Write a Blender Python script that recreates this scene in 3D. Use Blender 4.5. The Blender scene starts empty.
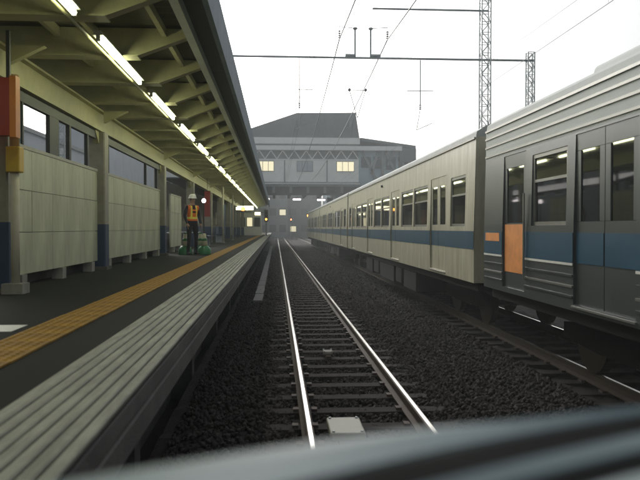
import bpy, bmesh, math, random
import numpy as np
from mathutils import Vector, Matrix, Euler
random.seed(7)
R = math.radians
sc = bpy.context.scene
COL = sc.collection

# ------------------------------------------------------------------ camera, sky, sun, exposure
F = 686.0                                   # focal length in photo pixels (640 wide)
CAM = Vector((0.0, 0.0, 1.85))
cd = bpy.data.cameras.new('camera'); cam = bpy.data.objects.new('camera', cd); COL.objects.link(cam)
cd.sensor_width = 36.0; cd.lens = F / 640 * 36
cam.location = CAM; cam.rotation_euler = (R(90 - 1.0), 0, -math.atan(44 / F))
cd.clip_start = 0.05; cd.clip_end = 2000
cd.dof.use_dof = True; cd.dof.focus_distance = 16.0; cd.dof.aperture_fstop = 2.8
sc.camera = cam

w = bpy.data.worlds.new('World'); sc.world = w; w.use_nodes = True
nt = w.node_tree; bgn = nt.nodes['Background']
sky = nt.nodes.new('ShaderNodeTexSky'); sky.sky_type = 'NISHITA'; sky.sun_disc = False
SUN_EL, SUN_AZ = R(27), R(-17)
sky.sun_elevation = SUN_EL; sky.sun_rotation = SUN_AZ
sky.air_density = 1.0; sky.dust_density = 6.0; sky.ozone_density = 1.0
hs = nt.nodes.new('ShaderNodeHueSaturation'); hs.inputs['Saturation'].default_value = 0.22
nt.links.new(sky.outputs[0], hs.inputs['Color']); nt.links.new(hs.outputs[0], bgn.inputs['Color'])
bgn.inputs['Strength'].default_value = 0.15

sd = bpy.data.lights.new('sun', 'SUN'); sd.energy = 0.5; sd.angle = R(25); sd.color = (1, .96, .9)
so = bpy.data.objects.new('sun', sd); COL.objects.link(so)
sdir = Vector((math.sin(SUN_AZ) * math.cos(SUN_EL), math.cos(SUN_AZ) * math.cos(SUN_EL), math.sin(SUN_EL)))
so.rotation_euler = (-sdir).to_track_quat('-Z', 'Y').to_euler(); so.location = (0, 0, 40)

vs = sc.view_settings
vs.view_transform = 'Standard'; vs.look = 'None'; vs.gamma = 1; vs.use_curve_mapping = False
vs.exposure = 0.3
sc.cycles.use_denoising = True
sc.cycles.max_bounces = 6; sc.cycles.diffuse_bounces = 3; sc.cycles.glossy_bounces = 3
sc.cycles.sample_clamp_indirect = 8

RM = cam.rotation_euler.to_matrix()
def ray(u, v):
    return RM @ Vector(((u - 320) / F, (240 - v) / F, -1))
def on_z(u, v, z):                          # pixel -> point on a horizontal plane
    d = ray(u, v); return CAM + d * ((z - CAM.z) / d.z)
def on_y(u, v, y):
    d = ray(u, v); return CAM + d * (y / d.y)

# ------------------------------------------------------------------ materials
MATS = {}
def mat(name, col, rough=.6, metal=0., var=.15, scale=6., bump=0., bscale=60., emit=None, estr=0., spec=.5, stretch=None, dirt=None):
    if name in MATS: return MATS[name]
    m = bpy.data.materials.new(name); m.use_nodes = True; t = m.node_tree; b = t.nodes['Principled BSDF']
    b.inputs['Roughness'].default_value = rough; b.inputs['Metallic'].default_value = metal
    b.inputs['Specular IOR Level'].default_value = spec
    tc = t.nodes.new('ShaderNodeTexCoord'); mp = t.nodes.new('ShaderNodeMapping')
    t.links.new(tc.outputs['Object'], mp.inputs['Vector'])
    if stretch: mp.inputs['Scale'].default_value = stretch
    n = t.nodes.new('ShaderNodeTexNoise'); n.inputs['Scale'].default_value = scale; n.inputs['Detail'].default_value = 6
    n.inputs['Roughness'].default_value = .65
    t.links.new(mp.outputs[0], n.inputs['Vector'])
    cr = t.nodes.new('ShaderNodeValToRGB')
    cr.color_ramp.elements[0].position = .3; cr.color_ramp.elements[1].position = .7
    lo = dirt if dirt else [c * (1 - var) for c in col]
    cr.color_ramp.elements[0].color = (*lo, 1); cr.color_ramp.elements[1].color = (*[min(1, c * (1 + var * .6)) for c in col], 1)
    t.links.new(n.outputs['Fac'], cr.inputs['Fac']); t.links.new(cr.outputs['Color'], b.inputs['Base Color'])
    rr = t.nodes.new('ShaderNodeMapRange'); rr.inputs['To Min'].default_value = max(.02, rough * .8); rr.inputs['To Max'].default_value = min(1, rough * 1.2)
    t.links.new(n.outputs['Fac'], rr.inputs['Value']); t.links.new(rr.outputs[0], b.inputs['Roughness'])
    if bump:
        n2 = t.nodes.new('ShaderNodeTexNoise'); n2.inputs['Scale'].default_value = bscale; n2.inputs['Detail'].default_value = 4
        t.links.new(mp.outputs[0], n2.inputs['Vector'])
        bp = t.nodes.new('ShaderNodeBump'); bp.inputs['Strength'].default_value = bump; bp.inputs['Distance'].default_value = .01
        t.links.new(n2.outputs['Fac'], bp.inputs['Height']); t.links.new(bp.outputs[0], b.inputs['Normal'])
    if emit:
        b.inputs['Emission Color'].default_value = (*emit, 1); b.inputs['Emission Strength'].default_value = estr
    MATS[name] = m
    return m

M_ground = mat('earth', (.035, .031, .028), .95, var=.4, scale=2)
M_ballast = mat('ballast', (.034, .030, .029), .95, var=.5, scale=25, bump=1., bscale=30, spec=.15)
M_stone = mat('ballast stone', (.038, .0335, .033), .9, var=.55, scale=9, spec=.15)
M_sleeper = mat('sleeper', (.038, .033, .032), .95, var=.4, scale=5, bump=.4, spec=.15)
M_railrust = mat('rail rust', (.07, .045, .035), .75, var=.35, scale=12)
M_railtop = mat('polished rail', (.74, .73, .70), .22, 1., var=.1, scale=3, stretch=(8, .3, 8))
M_conc = mat('concrete', (.30, .29, .27), .85, var=.3, scale=3, bump=.3)
M_concd = mat('dirty concrete', (.11, .105, .10), .9, var=.4, scale=2.5, bump=.4)
M_trough = mat('trough concrete', (.17, .175, .17), .85, var=.3, scale=4)
M_asphalt = mat('platform asphalt', (.017, .019, .015), .95, var=.5, scale=1.3, bump=.5, bscale=180, spec=.2)
M_edge = mat('platform edge paint', (.285, .295, .235), .68, var=.45, scale=5, stretch=(3, .5, 3), bump=.1)
M_groove = mat('edge groove', (.10, .10, .09), .8, var=.3)
M_yellow = mat('tactile yellow', (.36, .20, .025), .75, var=.4, scale=2.2, spec=.25)
M_white = mat('white paint', (.70, .70, .66), .5, var=.12)
M_blue = mat('column blue', (.025, .052, .115), .6, var=.2)
M_colgrey = mat('column paint', (.27, .25, .21), .5, var=.3, scale=3)
M_fence = mat('fence board', (.52, .54, .41), .45, var=.2, scale=2.2, dirt=(.37, .375, .28), stretch=(1, 1.6, .5))
M_fframe = mat('fence frame', (.40, .39, .34), .5, var=.15)
M_dark = mat('dark metal', (.03, .033, .035), .5, var=.3)
M_beam = mat('canopy beam', (.44, .42, .24), .55, var=.15, scale=4)
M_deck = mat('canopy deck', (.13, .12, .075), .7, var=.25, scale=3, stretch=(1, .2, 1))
M_gutter = mat('gutter', (.60, .62, .58), .45, var=.15, scale=4)
M_fascia = mat('fascia', (.22, .27, .30), .8, var=.2, scale=3, spec=.2)
M_housing = mat('lamp housing', (.55, .55, .48), .4, var=.05)
M_tube = mat('fluorescent tube', (.9, .9, .85), .3, var=.0, emit=(.97, 1., .62), estr=16.)
M_pipe = mat('downpipe', (.50, .47, .38), .45, var=.12)
M_pipeor = mat('pipe tan', (.50, .32, .15), .5, var=.15)
M_box_y = mat('yellow box', (.55, .36, .04), .45, var=.12)
M_red = mat('red sign', (.30, .03, .015), .4, var=.12)
M_orange = mat('orange sign', (.60, .20, .03), .4, var=.12)
M_acry = mat('blue acrylic', (.16, .24, .33), .2, var=.12)
M_cream = mat('train ivory', (.53, .515, .40), .38, var=.10, scale=2.5, dirt=(.33, .305, .22), stretch=(1, 2.2, .35))
M_steel = mat('stainless steel', (.09, .10, .102), .36, .5, var=.10, scale=2, stretch=(1, 14, 1.5))
M_strip = mat('train blue', (.008, .066, .125), .38, var=.15, scale=3)
M_glass = mat('train glass', (.012, .014, .012), .035, var=.1, spec=.6)
M_wframe = mat('window frame', (.25, .25, .23), .4, .6, var=.1)
M_under = mat('underframe', (.014, .0135, .013), .9, var=.3, spec=.15)
M_rubber = mat('rubber', (.012, .012, .012), .85, var=.2, spec=.2)
M_roof = mat('train roof', (.40, .43, .42), .7, var=.2, scale=2)
M_cant = mat('cant panel', (.42, .46, .44), .6, var=.25, scale=2, stretch=(1, .3, 3), spec=.3)
M_orglow = mat('painted orange glow', (.88, .36, .12), .35, var=.2, scale=6)  # reflected orange glow on the steel car, put into a paint colour
M_wheel = mat('wheel', (.09, .07, .06), .5, .7, var=.2)
M_galv = mat('galvanised steel', (.36, .40, .41), .5, .3, var=.2)
M_wire = mat('wire', (.06, .07, .07), .5, .5, var=.1)
M_insul = mat('insulator', (.22, .24, .25), .25, var=.1)
M_broof = mat('bridge roof', (.085, .105, .115), .6, var=.2, scale=1)
M_bwall = mat('bridge wall', (.84, .85, .80), .6, var=.12, scale=.6)
M_bfas = mat('bridge fascia', (.78, .78, .76), .5, var=.1, scale=.5)
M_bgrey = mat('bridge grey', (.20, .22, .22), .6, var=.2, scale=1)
M_bblue = mat('bridge blue wall', (.34, .45, .50), .5, var=.15, scale=.7)
M_lit = mat('lit window', (.8, .8, .6), .3, var=.1, emit=(1., .88, .55), estr=.75)
M_win = mat('far window', (.05, .06, .07), .15, var=.15)
M_nbr = mat('neighbour wall', (.42, .46, .50), .7, var=.15, scale=.8)
M_nbr2 = mat('neighbour wall 2', (.14, .145, .14), .7, var=.2, scale=.6)
M_wallolive = mat('station wall', (.20, .18, .12), .7, var=.25, scale=1)
M_sign = mat('lit sign face', (.9, .9, .8), .3, var=.05, emit=(1., .92, .62), estr=2.6)
M_signd = mat('sign casing', (.06, .06, .06), .4)
M_lampr = mat('red lamp', (.8, .1, .05), .3, emit=(1., .10, .03), estr=30)
M_lampo = mat('orange lamp', (.8, .3, .05), .3, emit=(1., .30, .04), estr=9)
M_lampoff = mat('unlit lamp', (.02, .02, .02), .2)
M_lampw = mat('white lamp', (.9, .9, .9), .3, emit=(1., .9, .9), estr=3)
M_lampc = mat('cyan lamp', (.1, .7, .7), .3, emit=(.1, .8, .9), estr=2)
M_green = mat('green plastic', (.03, .20, .08), .4, var=.15)
M_conec = mat('cream plastic', (.55, .52, .38), .45, var=.1)
M_skin = mat('skin', (.48, .29, .2), .5, var=.06)
M_navy = mat('navy cloth', (.018, .022, .035), .85, var=.2, scale=20)
M_trou = mat('dark trousers', (.014, .014, .02), .85, var=.2, scale=20)
M_shoe = mat('shoe', (.012, .012, .012), .4)
M_vest = mat('orange vest', (.85, .18, .02), .7, var=.1, scale=20)
M_refl = mat('reflective tape', (.90, .78, .12), .35, var=.05)
M_helm = mat('helmet', (.82, .82, .80), .3, var=.03)
M_hair = mat('hair', (.01, .01, .01), .6)
M_beacon = mat('beacon plastic', (.36, .36, .31), .55, var=.15, scale=8)
M_noseg = mat('nose paint', (.25, .325, .345), .5, var=.12, scale=9)

# ------------------------------------------------------------------ mesh helpers
def tag(o, label=None, cat=None, group=None, kind=None):
    if label: o['label'] = label
    if cat: o['category'] = cat
    if group: o['group'] = group
    if kind: o['kind'] = kind
    return o
def empty(name, loc=(0, 0, 0), label=None, cat=None, group=None, kind=None, rz=0):
    o = bpy.data.objects.new(name, None); COL.objects.link(o); o.location = loc; o.rotation_euler.z = rz
    o.empty_display_size = .2
    return tag(o, label, cat, group, kind)
def inst(name, me, parent=None, loc=(0, 0, 0), rz=0):
    o = bpy.data.objects.new(name, me); COL.objects.link(o); o.parent = parent; o.location = loc; o.rotation_euler.z = rz
    return o
class MB:
    def __init__(s): s.v = []; s.f = []; s.mi = []
    def box(s, x0, x1, y0, y1, z0, z1, mi=0):
        n = len(s.v)
        s.v += [(x0, y0, z0), (x1, y0, z0), (x1, y1, z0), (x0, y1, z0), (x0, y0, z1), (x1, y0, z1), (x1, y1, z1), (x0, y1, z1)]
        for q in ((0, 3, 2, 1), (4, 5, 6, 7), (0, 1, 5, 4), (1, 2, 6, 5), (2, 3, 7, 6), (3, 0, 4, 7)):
            s.f.append(tuple(n + i for i in q)); s.mi.append(mi)
        return s
    def quad(s, a, b, c, d, mi=0):
        n = len(s.v); s.v += [tuple(a), tuple(b), tuple(c), tuple(d)]; s.f.append((n, n + 1, n + 2, n + 3)); s.mi.append(mi); return s
    def prism(s, prof, axis, a0, a1, mi=0, mis=None):
        # prof: list of 2D points; axis 'y' -> (x,z) profile, 'x' -> (y,z), 'z' -> (x,y)
        n = len(s.v); k = len(prof)
        def p(q, a):
            return (q[0], a, q[1]) if axis == 'y' else (a, q[0], q[1]) if axis == 'x' else (q[0], q[1], a)
        s.v += [p(q, a0) for q in prof] + [p(q, a1) for q in prof]
        for i in range(k):
            j = (i + 1) % k; s.f.append((n + i, n + j, n + k + j, n + k + i)); s.mi.append(mis[i] if mis else mi)
        s.f.append(tuple(n + i for i in range(k))[::-1]); s.f.append(tuple(n + k + i for i in range(k))); s.mi += [mi, mi]
        return s
    def tube(s, pts, r, seg=8, mi=0, cap=True):
        pts = [Vector(p) for p in pts]; n0 = len(s.v); k = len(pts)
        rs = r if isinstance(r, (list, tuple)) else [r] * k
        up = None
        for i, p in enumerate(pts):
            d = (pts[min(i + 1, k - 1)] - pts[max(i - 1, 0)]).normalized()
            ref = Vector((0, 0, 1)) if abs(d.z) < .95 else Vector((1, 0, 0))
            a = d.cross(ref).normalized(); b = d.cross(a).normalized()
            for j in range(seg):
                t = 2 * math.pi * j / seg; s.v.append(tuple(p + a * math.cos(t) * rs[i] + b * math.sin(t) * rs[i]))
        for i in range(k - 1):
            for j in range(seg):
                a = n0 + i * seg + j; b = n0 + i * seg + (j + 1) % seg
                s.f.append((a, b, b + seg, a + seg)); s.mi.append(mi)
        if cap:
            s.f.append(tuple(n0 + j for j in range(seg))[::-1]); s.f.append(tuple(n0 + (k - 1) * seg + j for j in range(seg))); s.mi += [mi, mi]
        return s
    def lathe(s, prof, c=(0, 0, 0), seg=16, mi=0):
        n0 = len(s.v); k = len(prof)
        for r, z in prof:
            for j in range(seg):
                t = 2 * math.pi * j / seg; s.v.append((c[0] + r * math.cos(t), c[1] + r * math.sin(t), c[2] + z))
        for i in range(k - 1):
            for j in range(seg):
                a = n0 + i * seg + j; b = n0 + i * seg + (j + 1) % seg
                s.f.append((a, b, b + seg, a + seg)); s.mi.append(mi)
        s.f.append(tuple(n0 + j for j in range(seg))[::-1]); s.f.append(tuple(n0 + (k - 1) * seg + j for j in range(seg))); s.mi += [mi, mi]
        return s
    def mesh(s, name, mats, smooth=False):
        me = bpy.data.meshes.new(name); me.from_pydata(s.v, [], s.f)
        if not isinstance(mats, (list, tuple)): mats = [mats]
        for m in mats: me.materials.append(m)
        bm = bmesh.new(); bm.from_mesh(me); bmesh.ops.recalc_face_normals(bm, faces=bm.faces)
        bm.faces.ensure_lookup_table()
        bm.to_mesh(me); bm.free()
        if len(mats) > 1: me.polygons.foreach_set('material_index', s.mi)
        if smooth: me.polygons.foreach_set('use_smooth', [True] * len(me.polygons))
        me.update()
        return me
    def build(s, name, mats, parent=None, smooth=False, loc=(0, 0, 0)):
        return inst(name, s.mesh(name, mats, smooth), parent, loc)
def bar(mb, a, b, t, t2=None, mi=0):
    """square-section bar from a to b"""
    a, b = Vector(a), Vector(b); d = (b - a).normalized(); t2 = t2 or t
    ref = Vector((0, 0, 1)) if abs(d.z) < .95 else Vector((0, 1, 0))
    u = d.cross(ref).normalized() * t / 2; v = d.cross(u).normalized() * t2 / 2
    n = len(mb.v)
    for p in (a, b):
        for su, sv in ((-1, -1), (1, -1), (1, 1), (-1, 1)): mb.v.append(tuple(p + u * su + v * sv))
    for q in ((0, 3, 2, 1), (4, 5, 6, 7), (0, 1, 5, 4), (1, 2, 6, 5), (2, 3, 7, 6), (3, 0, 4, 7)):
        mb.f.append(tuple(n + i for i in q)); mb.mi.append(mi)
    return mb
def add_bevel(o, wd=.01, seg=2):
    b = o.modifiers.new('bevel', 'BEVEL'); b.width = wd; b.segments = seg; b.limit_method = 'ANGLE'; return o

# ================================================================== SETTING
TRK = .875                      # centre of our track
TRK2 = TRK + 3.78               # centre of the next track
PT = 1.08                       # platform top above rail
ENDY = 112.0

tag(MB().quad((-400, -60, -.62), (400, -60, -.62), (400, 900, -.62), (-400, 900, -.62)).build('ground', M_ground), kind='structure')

# ballast bed: gently uneven sheet
def ballast_sheet():
    xs = np.concatenate([np.linspace(-1.15, 9.5, 72)]); ys = np.concatenate([np.arange(-6, 30, .25), np.arange(30, 260, 3.)])
    rng = np.random.default_rng(3)
    X, Y = np.meshgrid(xs, ys); Z = -.212 + .03 * rng.standard_normal(X.shape) * .5
    for c in (TRK, TRK2): Z += .05 * np.exp(-((np.abs(X - c) - 1.15) / .3) ** 2)
    v = np.stack([X.ravel(), Y.ravel(), Z.ravel()], 1).tolist(); nx = len(xs); f = []
    for j in range(len(ys) - 1):
        for i in range(nx - 1):
            a = j * nx + i; f.append((a, a + 1, a + 1 + nx, a + nx))
    me = bpy.data.meshes.new('ballast'); me.from_pydata(v, [], f); me.materials.append(M_ballast)
    return tag(inst('ballast_bed', me), kind='structure')
ballast_sheet()
def ballast_stones():
    rng = np.random.default_rng(11)
    base = np.array([[1, 0, 0], [-1, 0, 0], [0, 1, 0], [0, -1, 0], [0, 0, 1], [0, 0, -1]], float)
    fc = np.array([[0, 2, 4], [2, 1, 4], [1, 3, 4], [3, 0, 4], [2, 0, 5], [1, 2, 5], [3, 1, 5], [0, 3, 5]])
    n1, n2 = 38000, 34000
    X = np.concatenate([rng.uniform(-1.0, 3.6, n1), rng.uniform(-1.0, 6.5, n2)])
    Y = np.concatenate([2.2 + 16 * rng.uniform(0, 1, n1) ** 1.3, 18 + 42 * rng.uniform(0, 1, n2) ** 1.2])
    rail = np.zeros(len(X), bool)
    for c in (TRK, TRK2):
        for s in (-.566, .566): rail |= np.abs(X - c - s) < .10
    X, Y = X[~rail], Y[~rail]; n = len(X)
    S = rng.uniform(.018, .036, n) * (1 + (Y > 18) * .5)
    Z = -.182 + rng.uniform(-.02, .014, n)
    for c in (TRK, TRK2): Z += .045 * np.exp(-((np.abs(X - c) - 1.15) / .3) ** 2)
    pass
    onsl = (np.abs(((Y - .3 + .3) % .6) - .3) < .12) & (np.minimum(np.abs(X - TRK), np.abs(X - TRK2)) < 1.0)
    Z[onsl] -= .008
    v = base[None] * rng.uniform(.7, 1.3, (n, 6, 1)) + rng.normal(0, .18, (n, 6, 3))
    a = rng.uniform(0, 6.28, n); b = rng.uniform(-.8, .8, n)
    ca, sa, cb, sb = np.cos(a), np.sin(a), np.cos(b), np.sin(b); z0 = np.zeros(n)
    Rz = np.stack([np.stack([ca, -sa, z0], 1), np.stack([sa, ca, z0], 1), np.stack([z0, z0, z0 + 1], 1)], 1)
    Rx = np.stack([np.stack([z0 + 1, z0, z0], 1), np.stack([z0, cb, -sb], 1), np.stack([z0, sb, cb], 1)], 1)
    v = np.einsum('nij,nkj->nki', Rz @ Rx, v) * S[:, None, None] + np.stack([X, Y, Z], 1)[:, None]
    f = (fc[None] + (np.arange(n) * 6)[:, None, None]).reshape(-1, 3)
    me = bpy.data.meshes.new('stones'); nv, nf = n * 6, len(f)
    me.vertices.add(nv); me.vertices.foreach_set('co', v.reshape(-1))
    me.loops.add(nf * 3); me.loops.foreach_set('vertex_index', f.reshape(-1).astype(np.int32))
    me.polygons.add(nf); me.polygons.foreach_set('loop_start', np.arange(nf, dtype=np.int32) * 3)
    me.update(calc_edges=True); me.validate(); me.materials.append(M_stone)
    return tag(inst('ballast_stones', me), 'dark brown crushed ballast stones around the rails', 'ballast', kind='stuff')
ballast_stones()

# rails and sleepers
def island_tint(m, lo, hi):       # every stone gets its own shade
    t = m.node_tree; g = t.nodes.new('ShaderNodeNewGeometry'); c = t.nodes.new('ShaderNodeValToRGB')
    c.color_ramp.elements[0].color = (*lo, 1); c.color_ramp.elements[1].color = (*hi, 1)
    t.links.new(g.outputs['Random Per Island'], c.inputs['Fac']); t.links.new(c.outputs['Color'], t.nodes['Principled BSDF'].inputs['Base Color'])
island_tint(M_stone, (.018, .015, .0145), (.056, .050, .049))
def rail_mesh(y0, y1):
    pr = [(-.062, -.153), (.062, -.153), (.062, -.140), (.012, -.118), (.012, -.045), (.0325, -.034), (.0325, -.007), (.019, 0), (-.019, 0), (-.0325, -.007), (-.0325, -.034), (-.012, -.045), (-.012, -.118), (-.062, -.140)]
    m = MB(); ys = np.linspace(y0, y1, 25)
    mis = [0] * 14; mis[7] = 1
    m.prism(pr, 'y', y0, y1, 0, mis)
    return m.mesh('rail', [M_railrust, M_railtop])
def sleeper_mesh():
    m = MB(); m.prism([(-.11, -.14), (.11, -.14), (.10, 0), (-.10, 0)], 'x', -1.0, 1.0)
    for s in (-.566, .566):
        for q in (-.10, .10): m.box(s + q - .03, s + q + .03, -.05, .05, -.001, .028, 1)
    return m.mesh('sleeper', [M_sleeper, M_railrust])
RAIL = rail_mesh(-8, 240); SLP = sleeper_mesh()
def track(cx, y0, y1, n):
    t = empty('railway_track', (cx, 0, 0), kind='structure')
    for s in (-.566, .566): inst('rail', RAIL, t, (s, 0, 0))
    for i in range(n):
        o = inst('sleeper', SLP, t, (random.uniform(-.02, .02), y0 + i * .6 + random.uniform(-.02, .02), -.155)); o.rotation_euler.z = random.uniform(-.012, .012)
    return t
track(TRK, .3, 0, 190); track(TRK2, .3, 0, 120)

# ------------------------------------------------------------------ platform
plat = empty('platform', (0, 0, 0), kind='structure')
PE = -.683
pm = MB()
pm.prism([(-9.0, -.6), (-1.55, -.6), (-1.55, .80), (PE - .002, .80), (PE - .002, PT - .035), (PE - .475, PT - .035), (PE - .475, PT), (-9.0, PT)], 'y', -6, ENDY)
pm.build('slab', M_asphalt, plat)
fc = MB()
fc.prism([(PE, PT - .27), (PE + .012, PT - .27), (PE + .012, PT - .15), (PE + .004, PT - .14), (PE + .004, PT - .125), (PE + .012, PT - .115), (PE + .012, PT - .037), (PE, PT - .037)], 'y', -6, ENDY)
fc.build('edge_face', M_concd, plat)
wl = MB().box(-1.548, -1.50, -6, ENDY, -.6, .798); wl.build('retaining_wall', M_concd, plat)
PST = MB().box(-1.498, -1.2, -.12, .12, -.6, .797).mesh('support_post', M_concd)
for i in range(28): inst('support_post', PST, plat, (0, 2 + i * 4.0, 0))
# white ribbed edge: eight ribs with grooves between
edge = MB().box(PE - .474, PE - .001, -6, ENDY, PT - .034, PT - .012).build('edge_strip', M_groove, plat)
NR = 7; RW = .473 / NR
for i in range(NR):
    x1 = PE + .010 - i * RW; x0 = x1 - RW + .013
    if i == NR - 1: x0 = PE - .473
    m = MB(); m.prism([(x0, PT - .011), (x1, PT - .011), (x1, PT + .001), (x1 - .006, PT + .007), (x0 + .006, PT + .007), (x0, PT + .001)], 'y', -6, ENDY)
    m.build('rib', M_edge, edge)
# tactile tiles
tm = MB(); tm.prism([(-.176, -.176), (.176, -.176), (.176, .176), (-.176, .176)], 'z', .001, .012)
for i in range(5):
    for j in range(5):
        cx, cy = -.13 + i * .065, -.13 + j * .065
        n = len(tm.v); r0, r1 = .017, .009
        tm.v += [(cx - r0, cy - r0, .012), (cx + r0, cy - r0, .012), (cx + r0, cy + r0, .012), (cx - r0, cy + r0, .012), (cx - r1, cy - r1, .018), (cx + r1, cy - r1, .018), (cx + r1, cy + r1, .018), (cx - r1, cy + r1, .018)]
        for q in ((4, 5, 6, 7), (0, 1, 5, 4), (1, 2, 6, 5), (2, 3, 7, 6), (3, 0, 4, 7)): tm.f.append(tuple(n + k for k in q)); tm.mi.append(0)
TIL = tm.mesh('tactile_tile', M_yellow)
for i in range(260):
    o = inst('tactile_tile', TIL, plat, (-1.68 + random.uniform(-.003, .003), .6 + i * .356, PT + random.uniform(0, .002)))
m = MB().box(-3.2, -1.96, 5.2, 5.55, PT + .001, PT + .005); m.build('painted_marking', M_white, plat)
MB().box(-4.05, -3.95, -6, 8.1, PT + .002, 3.5).build('side_light_blocker', M_fence, plat)  # unseen wall, added to block side light on the near platform
MB().box(-3.62, -3.50, 8.65, 36, PT + .002, 1.7).build('fence_gap_shade', M_dark, plat)  # added dark strip that keeps the gap under the fence in shade

# ------------------------------------------------------------------ cable trough beside track, beacons
tr = empty('cable_trough', (-.49, 0, -.15), 'pale concrete cable trough lying between left rail and platform', 'cable trough')
LID = MB().prism([(-.125, -.14), (.125, -.14), (.125, .045), (.110, .06), (-.110, .06), (-.125, .045)], 'y', 0, .985).mesh('lid', M_trough)
for i in range(56):
    inst('lid', LID, tr, (random.uniform(-.006, .006), 18.4 + i * 1.0, random.uniform(-.006, .006)))
def beacon(x, y, sx, sy, h, label, m):
    t = empty('track_beacon', (x, y, -.16), label, 'beacon')
    a = MB().prism([(-sx, -sy), (sx, -sy), (sx, sy), (-sx, sy)], 'z', .055, .055 + h).build('housing', m, t); add_bevel(a, .018, 3)
    MB().box(-sx * .5, sx * .5, -sy - .10, sy + .10, .0, .054).build('mounting_bar', M_railrust, t)
    b = MB()
    for qx in (-1, 1):
        for qy in (-1, 1): b.lathe([(.014, 0), (.014, .012)], (qx * sx * .8, qy * sy * .85, .054 + h), 6)
    b.build('bolts', M_galv, t)
beacon(.66, 6.5, .165, .27, .075, 'flat whitish train beacon lying between the rails close to the camera', M_beacon)
beacon(.80, 10.6, .075, .10, .05, 'small dull grey beacon lying between the rails farther along', M_conc)

# ================================================================== CANOPY
CX = -3.3
COLS = [8.45, 13.05, 19.9, 26.8, 33.7, 40.6, 47.5, 54.4, 61.3, 68.2]
can = empty('platform_canopy', (CX, 0, PT), 'long steel platform canopy with cross beams and grey outer fascia', 'canopy')
def cbuild(mb, name, m, smooth=False):
    return mb.build(name, m, can, smooth, (-CX, 0, -PT))
CY0, CY1 = -3.0, 75.0
# corrugated deck
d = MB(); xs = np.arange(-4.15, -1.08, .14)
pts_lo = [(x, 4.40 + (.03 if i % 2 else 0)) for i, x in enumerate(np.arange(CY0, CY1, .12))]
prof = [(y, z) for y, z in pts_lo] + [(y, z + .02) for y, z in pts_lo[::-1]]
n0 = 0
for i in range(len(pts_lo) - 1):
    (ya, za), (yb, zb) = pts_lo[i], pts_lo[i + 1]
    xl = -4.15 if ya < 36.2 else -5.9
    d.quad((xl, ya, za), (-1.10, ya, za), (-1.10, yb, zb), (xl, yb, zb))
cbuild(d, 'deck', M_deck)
cbuild(MB().box(-4.15, -.70, CY0, 36.2, 4.47, 4.50), 'roof_sheet', M_fascia); cbuild(MB().box(-5.95, -.70, 36.2, CY1, 4.47, 4.50), 'roof_sheet', M_fascia)
# gutter and fascia on the track side
g = MB(); g.prism([(-1.13, 4.25), (-1.03, 4.25), (-1.03, 4.40), (-1.05, 4.40), (-1.05, 4.27), (-1.13, 4.27)], 'y', CY0, CY1); cbuild(g, 'gutter_lip', M_gutter)
g = MB(); g.prism([(-.74, 4.13), (-.68, 4.13), (-.68, 4.62), (-.70, 4.62), (-.70, 4.16), (-.74, 4.16)], 'y', CY0, CY1); cbuild(g, 'fascia', M_fascia)
cbuild(MB().box(-1.03, -.742, CY0, CY1, 4.375, 4.40), 'soffit', M_dark)
cbuild(MB().box(-4.22, -4.15, CY0, 36.2, 4.33, 4.50), 'rear_fascia', M_fascia)
# rafters (haunched cantilever beams)
RF = MB()
RF.prism([(-4.1, 4.12), (-3.3, 4.04), (-1.75, 4.05), (-1.135, 4.285), (-1.135, 4.395), (-4.1, 4.395)], 'y', -.07, .07).box(-3.3, -1.75, -.12, .12, 4.03, 4.045)
RFM = RF.mesh('rafter', M_beam)
y = 8.98 - 1.65 * 7
while y < CY1 - .2:
    inst('rafter', RFM, can, (-CX, y, -PT)); y += 1.65
# longitudinal girder above the columns and purlins
g = MB(); g.box(CX - .10, CX + .10, CY0, CY1, 3.63, 3.66).box(CX - .10, CX + .10, CY0, CY1, 4.0, 4.03).box(CX - .012, CX + .012, CY0, CY1, 3.66, 4.0); cbuild(g, 'girder', M_beam)
for px, dz in ((-2.75, .12), (-2.28, .12), (-1.42, .10)):
    g = MB(); g.box(px - .03, px + .03, CY0, CY1, 4.39 - dz, 4.388); cbuild(g, 'purlin', M_beam)
# conduit carrying the lamps
cbuild(MB().box(-2.06, -1.94, CY0 + .3, CY1 - .3, 4.045, 4.09) if False else MB().tube([(-2.12, CY0 + .3, 4.02), (-2.12, CY1 - .3, 4.02)], .018, 8), 'conduit', M_beam)
# brackets at columns
BR = MB()
for s in (-1, 1):
    BR.prism([(s * .16, 3.40), (s * .42, 3.625), (s * .16, 3.625)], 'x', CX - .05, CX + .05)
BR.prism([(CX + .11, 3.80), (CX + .55, 4.02), (CX + .11, 4.02)], 'y', -.05, .05)
BRM = BR.mesh('bracket', M_beam)
for y in COLS: inst('bracket', BRM, can, (-CX, y, -PT))

# columns
cm_up = MB().prism([(-.13, -.15), (.13, -.15), (.15, -.13), (.15, .13), (.13, .15), (-.13, .15), (-.15, .13), (-.15, -.13)], 'z', .84, 2.54).mesh('shaft', M_colgrey)
cm_lo = MB().prism([(-.132, -.153), (.132, -.153), (.153, -.132), (.153, .132), (.132, .153), (-.132, .153), (-.153, .132), (-.153, -.132)], 'z', .06, .84).mesh('painted_base', M_blue)
cm_ft = MB().box(-.19, .19, -.19, .19, 0, .06).mesh('base_plate', M_concd)
pipe_m = MB().tube([(.19, -.12, .05), (.19, -.12, 2.5)], .035, 10).mesh('downpipe', M_pipe, True)
ORD = ['nearest', 'second', 'third', 'fourth', 'fifth', 'sixth', 'seventh', 'eighth', 'ninth', 'tenth', 'eleventh', 'twelfth', 'thirteenth', 'fourteenth', 'fifteenth', 'sixteenth', 'seventeenth', 'eighteenth', 'nineteenth', 'twentieth', 'twenty-first', 'twenty-second', 'twenty-third', 'twenty-fourth']
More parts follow.
